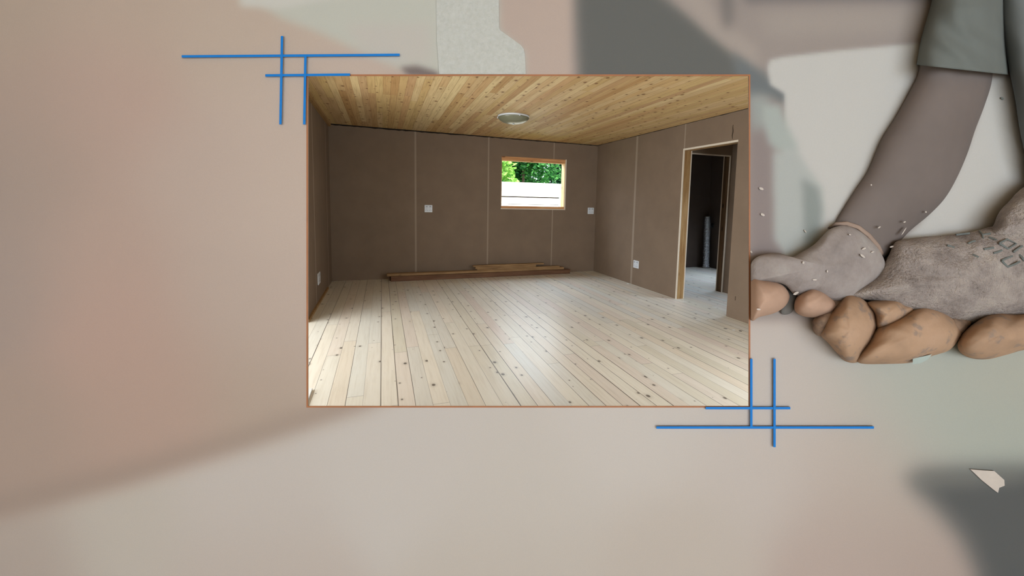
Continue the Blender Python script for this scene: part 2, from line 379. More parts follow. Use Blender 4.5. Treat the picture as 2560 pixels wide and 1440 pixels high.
# ------------------------------------------------------------------ foil duct in the back room
t = NT('crinkled_foil', 0.2, 0.5); t.b.inputs['Metallic'].default_value = 1.0
nn = t.noise(t.tc, 28, 5, .7); t.bump(nn, .9, .02); FOIL = t.base(t.ramp(nn, [(.2, srgb(150,158,166)), (.8, srgb(225,230,235))]))
mb = MB(); pr = []
for i in range(90):
    z = 1.06*i/89; pr.append((.068 + .004*math.sin(i*2.1)+.004*random.random(), z))
pr = [(.02, 0)]+pr+[(.05, 1.065), (.02, 1.06)]
dct = mb.lathe(pr, 36).build('insulation_roll', FOIL, None, True)
dct.matrix_world = Matrix.Translation((6.285, 6.80, 0.002)) @ Matrix.Rotation(math.radians(-1.5), 4, 'Y') @ Matrix.Rotation(math.radians(-1.0), 4, 'X')
tag(dct, 'shiny crinkled silver foil roll standing upright in the back room corner', 'foil roll')
fl = MB().box((-.004, -.05, .0), (.004, .03, .10), Matrix.Translation((.088, -.02, .82)) @ Matrix.Rotation(.3, 4, 'Y')).build('loose_flap', FOIL, dct)

# scraps on the floor
WH = plain('white_scrap', srgb(220,220,215), .6, .05, 60)
def scrap(x, y, s, a, mat, label, name='paper_scrap'):
    k = 7; v = [(0, 0, .006*s/.02)]; 
    for i in range(k):
        r = s*(.6+.5*random.random()); v.append((r*math.cos(i*2*math.pi/k)*1.5, r*math.sin(i*2*math.pi/k), .001))
    v += [(q[0], q[1], 0) for q in v[1:]]
    f = [(0, 1+i, 1+(i+1) % k) for i in range(k)] + [(1+i, 1+k+i, 1+k+(i+1) % k, 1+(i+1) % k) for i in range(k)] + [tuple(1+k+i for i in range(k))[::-1]]
    o = obj(name, v, f, mat); o.location = (x, y, 0.0005); o.rotation_euler = (0, 0, a); tag(o, label, 'scrap'); return o
scrap(3.72, 5.70, .03, .3, WH, 'small white scrap on the floor at the foot of the right wall joint')
DK = plain('grey_scrap', srgb(110,108,100), .6, .2, 60)
scrap(3.43, 3.27, .018, .5, WH, 'white crumb on the floor right of the doorway, beside two grey crumbs')
scrap(3.47, 3.22, .016, 1.1, DK, 'grey crumb on the floor near the right edge, nearest the camera', 'floor_crumb')
scrap(3.38, 3.33, .014, 2.1, DK, 'grey crumb on the floor, nearest the doorway', 'floor_crumb')
# white board edge in the lower left corner of the opening
mb = MB(); mb.box((-.62, 2.70, 0), (-.452, 2.99, .014)); tag(mb.build('white_board_offcut', WH, bevel=.002), 'corner of a white board offcut lying at the lower left edge', 'board')

# ------------------------------------------------------------------ outside: fence, trees, ground
GR = plain('lawn', srgb(96,120,60), .9, .3, 6)
struct(MB().box((-6, YB+.16, -.25), (16, 22, -.1)).build('ground', GR), 'garden ground outside the window')
FW = plain('white_painted_fence', srgb(250,248,244), .5, .01, 10)
fe = empty('board_fence', (3.4, 9.6, -.1)); tag(fe, 'white horizontal board fence outside the window', 'fence')
lines = [1.741, 1.538, 1.403, 1.219, 1.03, .84, .65, .46, .27, .08]
lines = [z_ if i else z_+.0 for i, z_ in enumerate(lines)]
gaps = [0, .006, .026, .010, .02, .01, .01, .01, .01, .01]
SL = -.02
for i in range(9):
    zt = lines[i]-gaps[i]; zb = lines[i+1]
    MB().box((.9-3.4, 0, zb+.1), (4.16-3.4, .03, zt+.1), Matrix.Rotation(0.0, 4, 'Y')).build('fence_board', FW, fe, bevel=.004)
FB = plain('dark_fence_wood', srgb(52,38,28), .8, .1, 20)  # brown wood darkened so it stays dark in full sun
for i in range(1, 9):  # strips added behind the gaps to block the bright sky
    MB().box((.95-3.4, .032, lines[i]+.1-.05), (4.15-3.4, .05, lines[i]+.1+.03)).build('gap_backing', FB, fe)
MB().box((4.18-3.4, -.02, 0), (5.9-3.4, .05, 1.84)).build('fence_post', FW, fe)
MB().box((1.0-3.4, .04, 0), (1.1-3.4, .12, 1.7)).build('fence_post', FB, fe)
def leafmat(name, c1, c2, c3):
    t = NT(name, .45, .3); n = t.noise(t.tc, 5, 3); rr = t.white(t.tc)
    g = t.N.new('ShaderNodeNewGeometry').outputs['Random Per Island']
    c = t.ramp(g, [(0, c1), (.5, c2), (1, c3)])
    t.b.inputs['Transmission Weight'].default_value = 0
    # light shining through thin leaves
    tr = t.N.new('ShaderNodeBsdfTranslucent'); mx = t.N.new('ShaderNodeMixShader'); mx.inputs[0].default_value = .4
    t.L.new(c, tr.inputs[0]); t.L.new(c, t.b.inputs['Base Color']); t.L.new(t.b.outputs[0], mx.inputs[1]); t.L.new(tr.outputs[0], mx.inputs[2])
    t.L.new(mx.outputs[0], t.N['Material Output'].inputs[0]); return t.m
LM1 = leafmat('leaf_mid_green', srgb(24,76,40), srgb(58,122,62), srgb(100,170,88))
LM2 = leafmat('leaf_dark_green', srgb(10,44,28), srgb(24,72,46), srgb(62,116,72))
LM3 = leafmat('leaf_lime', srgb(110,170,70), srgb(150,200,96), srgb(190,225,130))
BARK = plain('bark', srgb(110,90,76), .9, .2, 20, bump=.4)
def tree(name, x, y, crown_c, crown_r, nl, ls, mat, label, narrow=.35):
    r = empty(name, (x, y, -.1)); tag(r, label, 'tree', 'trees beyond the fence')
    cc = np.array(crown_c); cr = np.array(crown_r)
    ncl = 46; d = rng.normal(size=(ncl, 3)); d /= np.linalg.norm(d, axis=1)[:, None]; cen = cc + d*cr*(rng.random((ncl, 1))**.4)
    idx = rng.integers(0, ncl, nl); p = cen[idx] + rng.normal(size=(nl, 3))*cr*.16
    a = rng.normal(size=(nl, 3)); a[:, 2] *= .6; a /= np.linalg.norm(a, axis=1)[:, None]
    b = np.cross(a, rng.normal(size=(nl, 3))); b /= np.linalg.norm(b, axis=1)[:, None]; c = np.cross(a, b)
    L = ls*(.7+.6*rng.random((nl, 1)))
    q = p - np.array([x, y, -.1])
    v = np.stack([q, q + a*L*.5 + b*L*narrow + c*L*.1, q + a*L, q + a*L*.5 - b*L*narrow + c*L*.1], 1).reshape(-1, 3)
    f = [(4*i, 4*i+1, 4*i+2, 4*i+3) for i in range(nl)]
    me = bpy.data.meshes.new('crown'); me.from_pydata(v.tolist(), [], f); me.materials.append(mat)
    o = bpy.data.objects.new('crown', me); COL.objects.link(o); o.parent = r
    top = Vector(crown_c) - Vector((x, y, -.1)); mb = MB(); n = 10; k0 = 0
    for s in range(9):
        t_ = s/8; ctr = Vector((top.x*t_**1.5, top.y*t_, (top.z)*t_)); rad = .11*(1-.7*t_)
        for i in range(n): mb.v.append(ctr+Vector((rad*math.cos(i*2*math.pi/n), rad*math.sin(i*2*math.pi/n), 0)))
    for s in range(8):
        for i in range(n): mb.f.append((s*n+i, s*n+(i+1) % n, (s+1)*n+(i+1) % n, (s+1)*n+i))
    mb.f.append(tuple(range(n))[::-1])
    mb.build('trunk', BARK, r, True); return r
tree('leafy_tree', 4.15, 12.4, (4.15, 12.4, 2.6), (1.1, .6, 1.3), 5200, .13, LM1, 'bright mid green leafy tree beyond the fence, left of centre of the window')
tree('leafy_tree', 6.1, 14.6, (6.05, 14.6, 2.8), (1.5, .7, 1.6), 6500, .13, LM2, 'dark green leafy tree beyond the fence, right half of the window')
tree('leafy_tree', 3.0, 10.7, (2.85, 10.7, 2.35), (.45, .5, .75), 900, .15, LM3, 'pale lime green branch closest to the fence at the left edge of the window')
tree('leafy_tree', 4.0, 17.2, (4.2, 17.2, 2.7), (1.9, .8, 1.6), 5200, .17, LM2, 'dark green tree farthest back behind the bright ones')

# ------------------------------------------------------------------ display panel in the hall: printed backdrop with an opening into the room
D = 1.0
def PP(px, py, h=0.0):
    s = (D-h)/F
    return CAM + Fw*(D-h) + Rt*((px-CX)*s) - Up*((py-CY)*s)
OX0, OX1, OY0, OY1 = 768, 1874, 188, 1017
PX0, PX1, PY0, PY1 = -200, 3060, -400, 1770
ALB = 1.0
def lin(c):
    c = np.asarray(c, float)/255
    return np.where(c <= .04045, c/12.92, ((c+.055)/1.055)**2.4)*ALB
gx = np.unique(np.concatenate([np.arange(PX0, OX0, 6), [OX0], np.arange(OX0+6, OX1, 6), [OX1], np.arange(OX1+6, PX1, 6), [PX1]])).astype(float)
gyy = np.unique(np.concatenate([np.arange(PY0, OY0, 6), [OY0], np.arange(OY0+6, OY1, 6), [OY1], np.arange(OY1+6, PY1, 6), [PY1]])).astype(float)
GX, GY = np.meshgrid(gx, gyy)
def field(pts, sig):
    P = np.array([p[:2] for p in pts], float); C_ = np.array([p[2] for p in pts], float)
    num = np.zeros(GX.shape+(3,)); den = np.zeros(GX.shape)
    gxc = np.clip(GX, -40, 2600); gyc = np.clip(GY, -40, 1480)
    for (x, y), c in zip(P, C_):
        w_ = np.exp(-((gxc-x)**2+(gyc-y)**2)/(2*sig**2)) + 1e-9/(1+((gxc-x)**2+(gyc-y)**2)); num += w_[..., None]*c; den += w_
    return num/den[..., None]
def polymask(poly):
    n = len(poly); acc = np.zeros(GX.shape)
    for oy in (-2.5, -1.5, -.5, .5, 1.5, 2.5):
        for ox in (-2, 0, 2):
            gX, gY = GX+ox, GY+oy+.01; inside = np.zeros(GX.shape, bool)
            for i in range(n):
                x1, y1 = poly[i]; x2, y2 = poly[(i+1) % n]
                if y1 == y2: continue
                inside ^= ((y1 > gY) != (y2 > gY)) & (gX < (x2-x1)*(gY-y1)/(y2-y1)+x1)
            acc += inside
    return acc/18
def blur(mk, sig):
    k = max(1, int(round(3*sig/6))); xs = np.arange(-k, k+1); g_ = np.exp(-(xs*6.0)**2/(2*sig**2)); g_ /= g_.sum()
    mp = np.pad(mk, k, mode='edge')
    out = np.zeros((mp.shape[0], mk.shape[1]))
    for i, w_ in enumerate(g_): out += w_*mp[:, i:i+mk.shape[1]]
    out2 = np.zeros(mk.shape)
    for i, w_ in enumerate(g_): out2 += w_*out[i:i+mk.shape[0], :]
    return out2
img = field([(0,0,(168,150,136)),(300,0,(175,156,142)),(600,60,(179,161,147)),(100,300,(165,145,133)),(250,260,(177,152,140)),(30,450,(158,141,131)),
    (0,700,(159,142,133)),(500,450,(177,158,147)),(700,500,(184,166,154)),(740,300,(183,165,153)),(740,800,(180,162,151)),(560,750,(175,157,146)),
    (280,800,(175,148,136)),(400,950,(173,147,134)),(240,600,(173,150,138)),(60,1100,(163,143,131)),(330,1080,(170,146,133)),(650,980,(168,150,136)),
    (1370,80,(180,161,150)),(1280,60,(171,152,141)),(1300,160,(178,160,149))], 110)
def paint(poly, col, sig, a=1.0):
    global img
    mk = blur(polymask(poly), sig)[..., None]*a; img = img*(1-mk)+np.array(col, float)*mk
# blurred dark edge and the pale table top
paint([(-240,1300),(0,1245),(300,1165),(600,1080),(860,1000),(1000,960),(1000,1010),(860,1045),(600,1130),(300,1220),(0,1290),(-240,1350)], (150,133,122), 24, .85)
low = field([(0,1350,(172,158,148)),(0,1440,(166,152,143)),(300,1320,(181,171,161)),(600,1250,(186,176,169)),(600,1435,(181,168,159)),(1000,1120,(188,179,172)),
    (1300,1250,(187,178,170)),(1600,1100,(190,181,174)),(1300,1430,(183,172,162)),(1700,1380,(182,170,160)),(1900,1150,(185,174,167)),(1950,830,(180,168,161)),(1900,950,(189,180,173)),
    (2030,1000,(184,172,164)),(2120,1120,(180,165,156)),(2200,960,(166,167,157)),(2350,1050,(163,165,156)),(2520,1100,(158,161,152)),(2500,940,(165,162,150)),
    (2200,1250,(174,161,151)),(2130,1400,(174,156,147)),(2290,1380,(165,148,139))], 105)
mk = blur(polymask([(-240,1365),(0,1300),(300,1222),(600,1132),(880,1040),(1100,960),(1800,800),(2100,792),(2560,790),(2800,790),(2800,1900),(-240,1900)]), 18)[..., None]
img = img*(1-mk)+low*mk
paint([(2290,1178),(2420,1172),(2620,1165),(2800,1165),(2800,1800),(2460,1800),(2445,1440),(2400,1340),(2330,1260),(2270,1205)], (88,88,87), 26)
paint([(2250,1185),(2560,1172),(2560,1205),(2300,1225)], (120,118,112), 16, .5)
# pale tool print, top centre
paint([(560,-60),(700,45),(800,82),(900,128),(1000,172),(1060,205),(1312,205),(1312,130),(1247,75),(1247,-420),(560,-420)], (181,179,169), 9)
paint([(600,-40),(1020,-40),(700,22),(600,16)], (190,186,178), 7)
paint([(860,60),(1075,60),(1080,160),(1000,160),(900,120)], (184,174,167), 12, .6)
paint([(1000,168),(1040,164),(1095,180),(1100,200),(1020,190)], (116,104,101), 6)
# upper right, out of focus workshop print
paint([(1425,-420),(2800,-420),(2800,800),(1440,800)], (147,136,130), 10)
paint([(1424,-420),(1610,-420),(1640,-20),(1760,70),(1850,140),(1885,240),(1452,240)], (99,98,95), 12)
paint([(1640,-60),(1735,-60),(1800,50),(1895,120),(1900,190),(1855,150),(1770,80)], (158,146,138), 12)
paint([(1762,-420),(1822,-420),(1832,50),(1812,80)], (112,106,103), 12)
paint([(1850,-420),(2340,-420),(2340,4),(1860,8)], (116,109,108), 12)
paint([(1900,30),(2320,20),(2320,80),(1920,90)], (158,147,139), 18, .7)
paint([(1830,130),(1885,165),(2000,238),(1965,262),(1920,245),(1876,250),(1850,240)], (108,111,112), 10)
paint([(1876,250),(1935,250),(1940,560),(1950,640),(1876,650)], (136,124,121), 10)
paint([(1870,235),(1925,240),(1925,310),(1880,330)], (148,151,147), 12)
paint([(1918,170),(1925,150),(1960,142),(2100,126),(2300,108),(2300,170),(2130,560),(2070,650),(1960,650),(1962,235),(1925,212)], (185,181,176), 4)
paint([(1907,262),(1950,262),(1965,306),(1995,369),(1985,385),(1947,380),(1922,359),(1908,306)], (160,164,159), 7)
paint([(1932,380),(1990,372),(2020,420),(2056,470),(2058,560),(2035,625),(1965,640),(1936,600)], (166,167,163), 7)
paint([(2005,445),(2045,470),(2056,520),(2045,600),(2012,620)], (136,140,136), 7)
paint([(2480,190),(2530,197),(2546,300),(2570,400),(2570,590),(2400,600),(2210,640),(2300,560),(2380,460),(2420,370),(2460,250)], (184,180,175), 5)
# build panel mesh with printed colour attribute
ny, nx = GX.shape
top = [PP(x, y, 0) for y in gyy for x in gx]
keep = [(j, i) for j in range(ny-1) for i in range(nx-1) if not (gx[i] >= OX0 and gx[i+1] <= OX1 and gyy[j] >= OY0 and gyy[j+1] <= OY1)]
faces = [(j*nx+i, (j+1)*nx+i, (j+1)*nx+i+1, j*nx+i+1) for j, i in keep]
PM = NT('printed_backdrop', .95, .05)
at = PM.N.new('ShaderNodeAttribute'); at.attribute_name = 'print'
gn = PM.noise(PM.tc, 420, 2); PM.base(PM.mix(1.0, at.outputs['Color'], PM.ramp(gn, [(.3, (.965, .965, .965, 1)), (.7, (1, 1, 1, 1))]), 'MULTIPLY'))
me = bpy.data.meshes.new('wall_front'); me.from_pydata([tuple(v) for v in top], [], faces)
ca = me.color_attributes.new('print', 'FLOAT_COLOR', 'POINT')
buf = np.ones((ny*nx, 4), np.float32); buf[:, :3] = lin(img.reshape(-1, 3)); ca.data.foreach_set('color', buf.ravel())
me.materials.append(PM.m)
bm = bmesh.new(); bm.from_mesh(me); bmesh.ops.delete(bm, geom=[v for v in bm.verts if not v.link_faces], context='VERTS'); bm.to_mesh(me); bm.free()
panel = bpy.data.objects.new('wall_front', me); COL.objects.link(panel)
sm = panel.modifiers.new('thickness', 'SOLIDIFY'); sm.thickness = .006; sm.offset = -1
struct(panel, 'printed backdrop panel with a rectangular opening into the timber room')

def pbox(name, x0, y0, x1, y1, h0, h1, mat, parent=None, skew=0):
    """box on the panel; skew = px rise from left to right end"""
    c = [(x0, y0+skew/2), (x1, y0-skew/2), (x1, y1-skew/2), (x0, y1+skew/2)] if abs(x1-x0) > abs(y1-y0) else [(x0-skew/2, y0), (x1-skew/2, y0), (x1+skew/2, y1), (x0+skew/2, y1)]
    v = [PP(x, y, h0) for x, y in c] + [PP(x, y, h1) for x, y in c]
    return obj(name, v, [(0,1,2,3),(4,7,6,5),(0,4,5,1),(1,5,6,2),(2,6,7,3),(3,7,4,0)], mat, parent)
FRM = plain('copper_brown_frame', srgb(160,104,68), .5, .08, 30)
fr = struct(empty('trim_4', PP(OX0, OY1)), 'thin copper brown frame round the opening')
for x0, y0, x1, y1 in ((766,186,1876,190), (766,1015,1876,1019), (766,190,770,1015), (1872,190,1876,1015)):
    q = pbox('frame_rail', x0, y0, x1, y1, -.004, .003, FRM); q.parent = fr; q.matrix_parent_inverse = Matrix.Translation(-fr.location)
BL = plain('blue_lacquer', srgb(22,116,194), .5, .02, 30, .2)
LB = plain('pale_blue_edge', srgb(176,190,214), .6, .02, 30, .2)
def cross(name, bars, label, loc):
    r = empty(name, PP(*loc)); tag(r, label, 'ornament', 'blue line ornaments')
    for i, (x0, y0, x1, y1, sk) in enumerate(bars):
        q = pbox('bar', x0, y0, x1, y1, 0.003 if i else .003, .0065+.0004*i, BL, None, sk); q.parent = r; q.matrix_parent_inverse = Matrix.Translation(-r.location)
        e = pbox('bar_edge', x0-1.2, y0-1.2, x1+1.2, y1+1.8, .0005, .0035+.0002*i, LB, None, sk); e.parent = q; e.matrix_parent_inverse = Matrix.Translation(-r.location)
cross('crossed_line_ornament', [(454,136,999,142,4), (663,184.5,875,190.5,2), (700,90,706,311,-4), (759,140,765,311,-3)],
      'crossed bright blue lines at the upper left corner of the opening', (760, 160))
cross('crossed_line_ornament', [(1764,1017.5,1976,1023.5,0), (1641,1066,2185,1072,0), (1875.5,897,1881.5,1066,0), (1933.5,897,1939.5,1118,0)],
      'crossed bright blue lines at the lower right corner of the opening', (1878, 1040))

# ------------------------------------------------------------------ relief figures on the panel
def smooth_loop(P, n):
    P = [Vector(p) for p in P]; m_ = len(P); out = []
    for i in range(m_):
        a, b, c, d_ = P[i-1], P[i], P[(i+1) % m_], P[(i+2) % m_]
        for k in range(n):
            t_ = k/n; out.append(.5*((2*b)+(c-a)*t_+(2*a-5*b+4*c-d_)*t_*t_+(3*b-a-3*c+d_)*t_**3))
    return out
RELIEF = []
def noise2(x, y, s):
    return math.sin(x/s*1.7+math.sin(y/s*1.3)*2)*math.sin(y/s*1.9+math.sin(x/s*.9)*2)
def inflate(name, outline, ctr, h0, Hh, mat, parent=None, power=.6, rings=12, n=6, rough=0, rs=20, clampx=None):
    O = smooth_loop(outline, n); ctr = Vector(ctr); V = []; k = len(O)
    if clampx: O = [Vector((max(p.x, clampx), p.y)) for p in O]
    for p in O: V.append(PP(p.x, p.y, .0005))
    for j in range(rings):
        t_ = 1-(j/rings); hh = h0+Hh*(max(0, 1-t_*t_))**power
        for p in O:
            q = ctr+(p-ctr)*t_; hz = hh+(rough*noise2(q.x, q.y, rs)*(1-t_**6) if rough else 0)
            V.append(PP(q.x, q.y, max(.001, hz)))
    V.append(PP(ctr.x, ctr.y, h0+Hh+(rough*noise2(ctr.x, ctr.y, rs) if rough else 0)))
    Fc = [tuple(range(k))]
    for j in range(rings):
        for i in range(k):
            Fc.append((j*k+i, j*k+(i+1) % k, (j+1)*k+(i+1) % k, (j+1)*k+i))
    c = len(V)-1
    for i in range(k): Fc.append((rings*k+i, rings*k+(i+1) % k, c))
    RELIEF.append((O, ctr, h0, Hh, power, rough, rs))
    bm = bmesh.new(); bv = [bm.verts.new(v) for v in V]
    for f in Fc:
        try: bm.faces.new([bv[i] for i in f])
        except ValueError: pass
    inner = bv[2*k:]
    for _ in range(6): bmesh.ops.smooth_vert(bm, verts=inner, factor=.5, use_axis_x=True, use_axis_y=True, use_axis_z=True)
    bmesh.ops.remove_doubles(bm, verts=bm.verts, dist=1e-6)
    bmesh.ops.recalc_face_normals(bm, faces=bm.faces)
    me = bpy.data.meshes.new(name); bm.to_mesh(me); bm.free(); me.materials.append(mat)
    for p in me.polygons: p.use_smooth = len(p.vertices) < 6
    o = bpy.data.objects.new(name, me); COL.objects.link(o)
    if parent: o.parent = parent
    return o
def limb(name, L, Rr, h0, Hh, mat, parent=None, power=.6, n=6, w=14, taper=0, rough=0, rs=40):
    def cr(P):
        P = [Vector(p) for p in P]; P = [P[0]*2-P[1]]+P+[P[-1]*2-P[-2]]; out = []
        for i in range(1, len(P)-2):
            a, b, c, d_ = P[i-1], P[i], P[i+1], P[i+2]
            for k in range(n):
                t_ = k/n; out.append(.5*((2*b)+(c-a)*t_+(2*a-5*b+4*c-d_)*t_*t_+(3*b-a-3*c+d_)*t_**3))
        return out+[P[-2]]
    A, B = cr(L), cr(Rr); V, Fc = [], []; m_ = len(A)
    for ia, (a, b) in enumerate(zip(A, B)):
        tf = 1-taper*(ia/(m_-1))**3
        for k in range(w+1):
            s_ = -math.cos(math.pi*k/w); q = (a+b)/2+(b-a)*s_/2
            V.append(PP(q.x, q.y, h0*(1 if 0 < k < w else .2)+Hh*tf*max(0, 1-s_*s_)**power+rough*noise2(q.x, q.y, rs)*(1-s_*s_)))
        V.append(PP(*a, .0005)); V.append(PP(*b, .0005))
    W = w+3
    for i in range(m_-1):
        for k in range(w): Fc.append((i*W+k, i*W+k+1, (i+1)*W+k+1, (i+1)*W+k))
        Fc.append((i*W+w, i*W+w+2, (i+1)*W+w+2, (i+1)*W+w)); Fc.append((i*W+w+2, i*W+w+1, (i+1)*W+w+1, (i+1)*W+w+2)); Fc.append((i*W+w+1, i*W, (i+1)*W, (i+1)*W+w+1))
    for e in (0, (m_-1)*W): Fc.append(tuple([e+k for k in range(w+1)]+[e+w+2, e+w+1]))
    RELIEF.append(([*A, *B[::-1]], (A[m_//2]+B[m_//2])/2, h0, Hh*.8, .3, 0, 20))
    bm = bmesh.new(); bv = [bm.verts.new(v) for v in V]
    for f in Fc: bm.faces.new([bv[i] for i in f])
    bmesh.ops.recalc_face_normals(bm, faces=bm.faces)
    me = bpy.data.meshes.new(name); bm.to_mesh(me); bm.free(); me.materials.append(mat)
    for p in me.polygons: p.use_smooth = len(p.vertices) < 6
    o = bpy.data.objects.new(name, me); COL.objects.link(o)
    if parent: o.parent = parent
    return o
def h_at(x, y):
    best = 0
    for O, c, h0, Hh, pw, rg, rs in RELIEF:
        p = Vector((x, y))-c; L = p.length; ang = math.atan2(p.y, p.x); tb = None; k = len(O)
        for i in range(k):
            a = O[i]-c; b = O[(i+1) % k]-c; den = p.x*(b.y-a.y)-p.y*(b.x-a.x)
            if abs(den) < 1e-9: continue
            s = (a.x*(b.y-a.y)-a.y*(b.x-a.x))/den; u = (a.x*p.y-a.y*p.x)/den
            if s > 0 and 0 <= u <= 1: tb = s if tb is None else max(tb, s)
        if tb and tb >= 1:
            t_ = 1/tb; best = max(best, h0+Hh*max(0, 1-t_*t_)**pw+(rg*noise2(x, y, rs)*(1-t_**6) if rg else 0))
    return best
SKIN = plain('skin', srgb(112,101,96), .7, .10, 5, .2)
SHIRT = plain('grey_cotton', srgb(106,109,105), .9, .10, 6, .1)
APRON = plain('dark_grey_cloth', srgb(108,111,110), .9, .08, 4, .1)
def knit(name, c1, c2, c3, sc=34, bs=1.0):
    t = NT(name, .95, .05); a = t.noise(t.tc, sc*.55, 5, .7); b = t.noise(t.tc, sc*5, 3, .7)
    wv = t.N.new('ShaderNodeTexWave'); t.L.new(t.tc, wv.inputs[0]); wv.inputs['Scale'].default_value = 60; wv.inputs['Distortion'].default_value = 3
    c = t.ramp(a, [(.3, c1), (.5, c2), (.68, c3)]); c = t.mix(t.math('MULTIPLY', b, .35), c, c1)
    t.bump(t.math('ADD', b, t.math('MULTIPLY', wv.outputs['Fac'], .10)), bs, .006); return t.base(c)
KNIT = knit('grey_knit', srgb(126,115,110), srgb(163,151,144), srgb(182,170,160))
KNITL = knit('soft_grey_knit', srgb(132,122,118), srgb(154,143,138), srgb(168,160,154), 18, .3)
t = NT('orange_rubber', .8, .15); a = t.noise(t.tc, 9, 4); b = t.noise(t.tc, 26, 4)
c = t.ramp(a, [(.25, srgb(152,124,102)), (.5, srgb(172,140,114)), (.75, srgb(180,148,124))])
c = t.mix(t.math('MULTIPLY', t.step(b, .54, .66), .6), c, srgb(120,112,108)); t.bump(b, .25, .01); ORG = t.base(c)
t = NT('shaded_orange_rubber', .8, .15); b = t.noise(t.tc, 40, 4)
ORG_SHADE = t.base(t.ramp(b, [(.35, srgb(108,92,82)), (.6, srgb(150,124,104))]))  # orange rubber with the shade between and under fingers put into its colour
ORGL = plain('dusty_orange_rubber', srgb(176,144,124), .9, .1, 14, .1)

person = limb('person', [(2300,110),(2296,180),(2270,235),(2238,292),(2202,350),(2170,425),(2142,468),(2112,515),(2086,562),(2080,620)],
    [(2482,130),(2480,200),(2462,262),(2438,325),(2418,385),(2392,445),(2362,496),(2322,538),(2270,582),(2215,645)], .004, .055, SKIN, None, .6, taper=.7)
tag(person, 'person in grey T-shirt leaning on both hands in grey knit gloves with orange fingertips', 'person')
limb('shirt', [(2340,-120),(2331,-10),(2316,50),(2302,100),(2291,162)], [(2518,-120),(2512,-10),(2512,60),(2515,120),(2521,187)], .012, .075, SHIRT, person, .55, w=24, n=10, rough=.007, rs=46)
inflate('trouser_leg', [(2496,-200),(2500,0),(2508,90),(2522,170),(2538,250),(2550,330),(2566,400),(2590,520),(2720,560),(2740,-100),(2640,-220)], (2620,150), .02, .05, APRON, person, .7, rough=.004, rs=60)
# left glove (out of focus in the print): knit hand, cuff edge, two rubber-dipped fingers showing
gl = inflate('glove', [(1877,662),(1890,644),(1912,636),(1944,632),(1979,642),(2004,630),(2034,612),(2054,592),(2076,572),(2110,564),(2145,575),(2178,602),(2202,632),(2212,664),
    (2190,700),(2150,735),(2100,752),(2060,742),(2030,728),(1990,738),(1962,712),(1925,704),(1895,704),(1877,700)], (2060,665), .036, .035, KNITL, person, .65, rough=.005, rs=30, clampx=1877)
gl['label'] = 'grey knit glove nearer the opening, on the far hand'
cf = [(2071,573),(2085,562),(2110,556),(2140,562),(2170,580),(2196,606),(2212,636),(2220,668),(2208,668),(2198,640),(2182,614),(2160,592),(2134,576),(2108,570),(2084,576)]
V = []; N_ = 16
pth = [(2074,570),(2092,560),(2118,559),(2146,568),(2172,588),(2196,616),(2210,646),(2216,672)]
def tube(name, path, rad, hoff, mat, parent, fixed=None):
    v, f = [], []; n = 8; pts = [Vector(PP(x, y, (fixed if fixed is not None else h_at(x, y))+hoff)) for x, y in path]
    for i, p in enumerate(pts):
        d = (pts[min(i+1, len(pts)-1)]-pts[max(i-1, 0)]).normalized(); a = d.cross(Fw).normalized(); b = a.cross(d)
        for k in range(n): v.append(p+a*rad*math.cos(k*2*math.pi/n)+b*rad*.5*math.sin(k*2*math.pi/n))
    for i in range(len(pts)-1):
        for k in range(n): f.append((i*n+k, i*n+(k+1) % n, (i+1)*n+(k+1) % n, (i+1)*n+k))
    f.append(tuple(range(n))[::-1]); f.append(tuple((len(pts)-1)*n+k for k in range(n)))
    return v, f
v, f = tube('cuff', pth, .005, 0, None, None); q = obj('cuff', v, f, plain('brown_cuff_band', srgb(152,130,116), .9, .06, 30), gl, True)
for O, cc in (([(1877,702),(1905,698),(1942,706),(1962,718),(1974,740),(1964,764),(1938,782),(1900,792),(1877,796)], (1915,745)),
              ([(2030,720),(2055,726),(2072,738),(2092,760),(2086,778),(2066,788),(2036,794),(2006,790),(1988,778),(1986,758),(1994,740),(2010,728)], (2036,758))):
    inflate('fingertip', O, cc, .03, .05, ORGL, gl, .55, rough=.002, rs=14, clampx=1877)
inflate('fingertip', [(1962,724),(1990,728),(2002,740),(1990,760),(1978,782),(1956,786),(1950,770)], (1976,756), .006, .012, plain('finger_gap_shade', srgb(106,102,98), .9, .1, 20), gl, .5, clampx=1877)  # fills the gap between fingertips with painted shadow, not a finger itself
inflate('finger', [(2060,726),(2100,745),(2130,740),(2112,772),(2090,790),(2060,792)], (2090,765), .01, .03, ORG_SHADE, gl, .6)
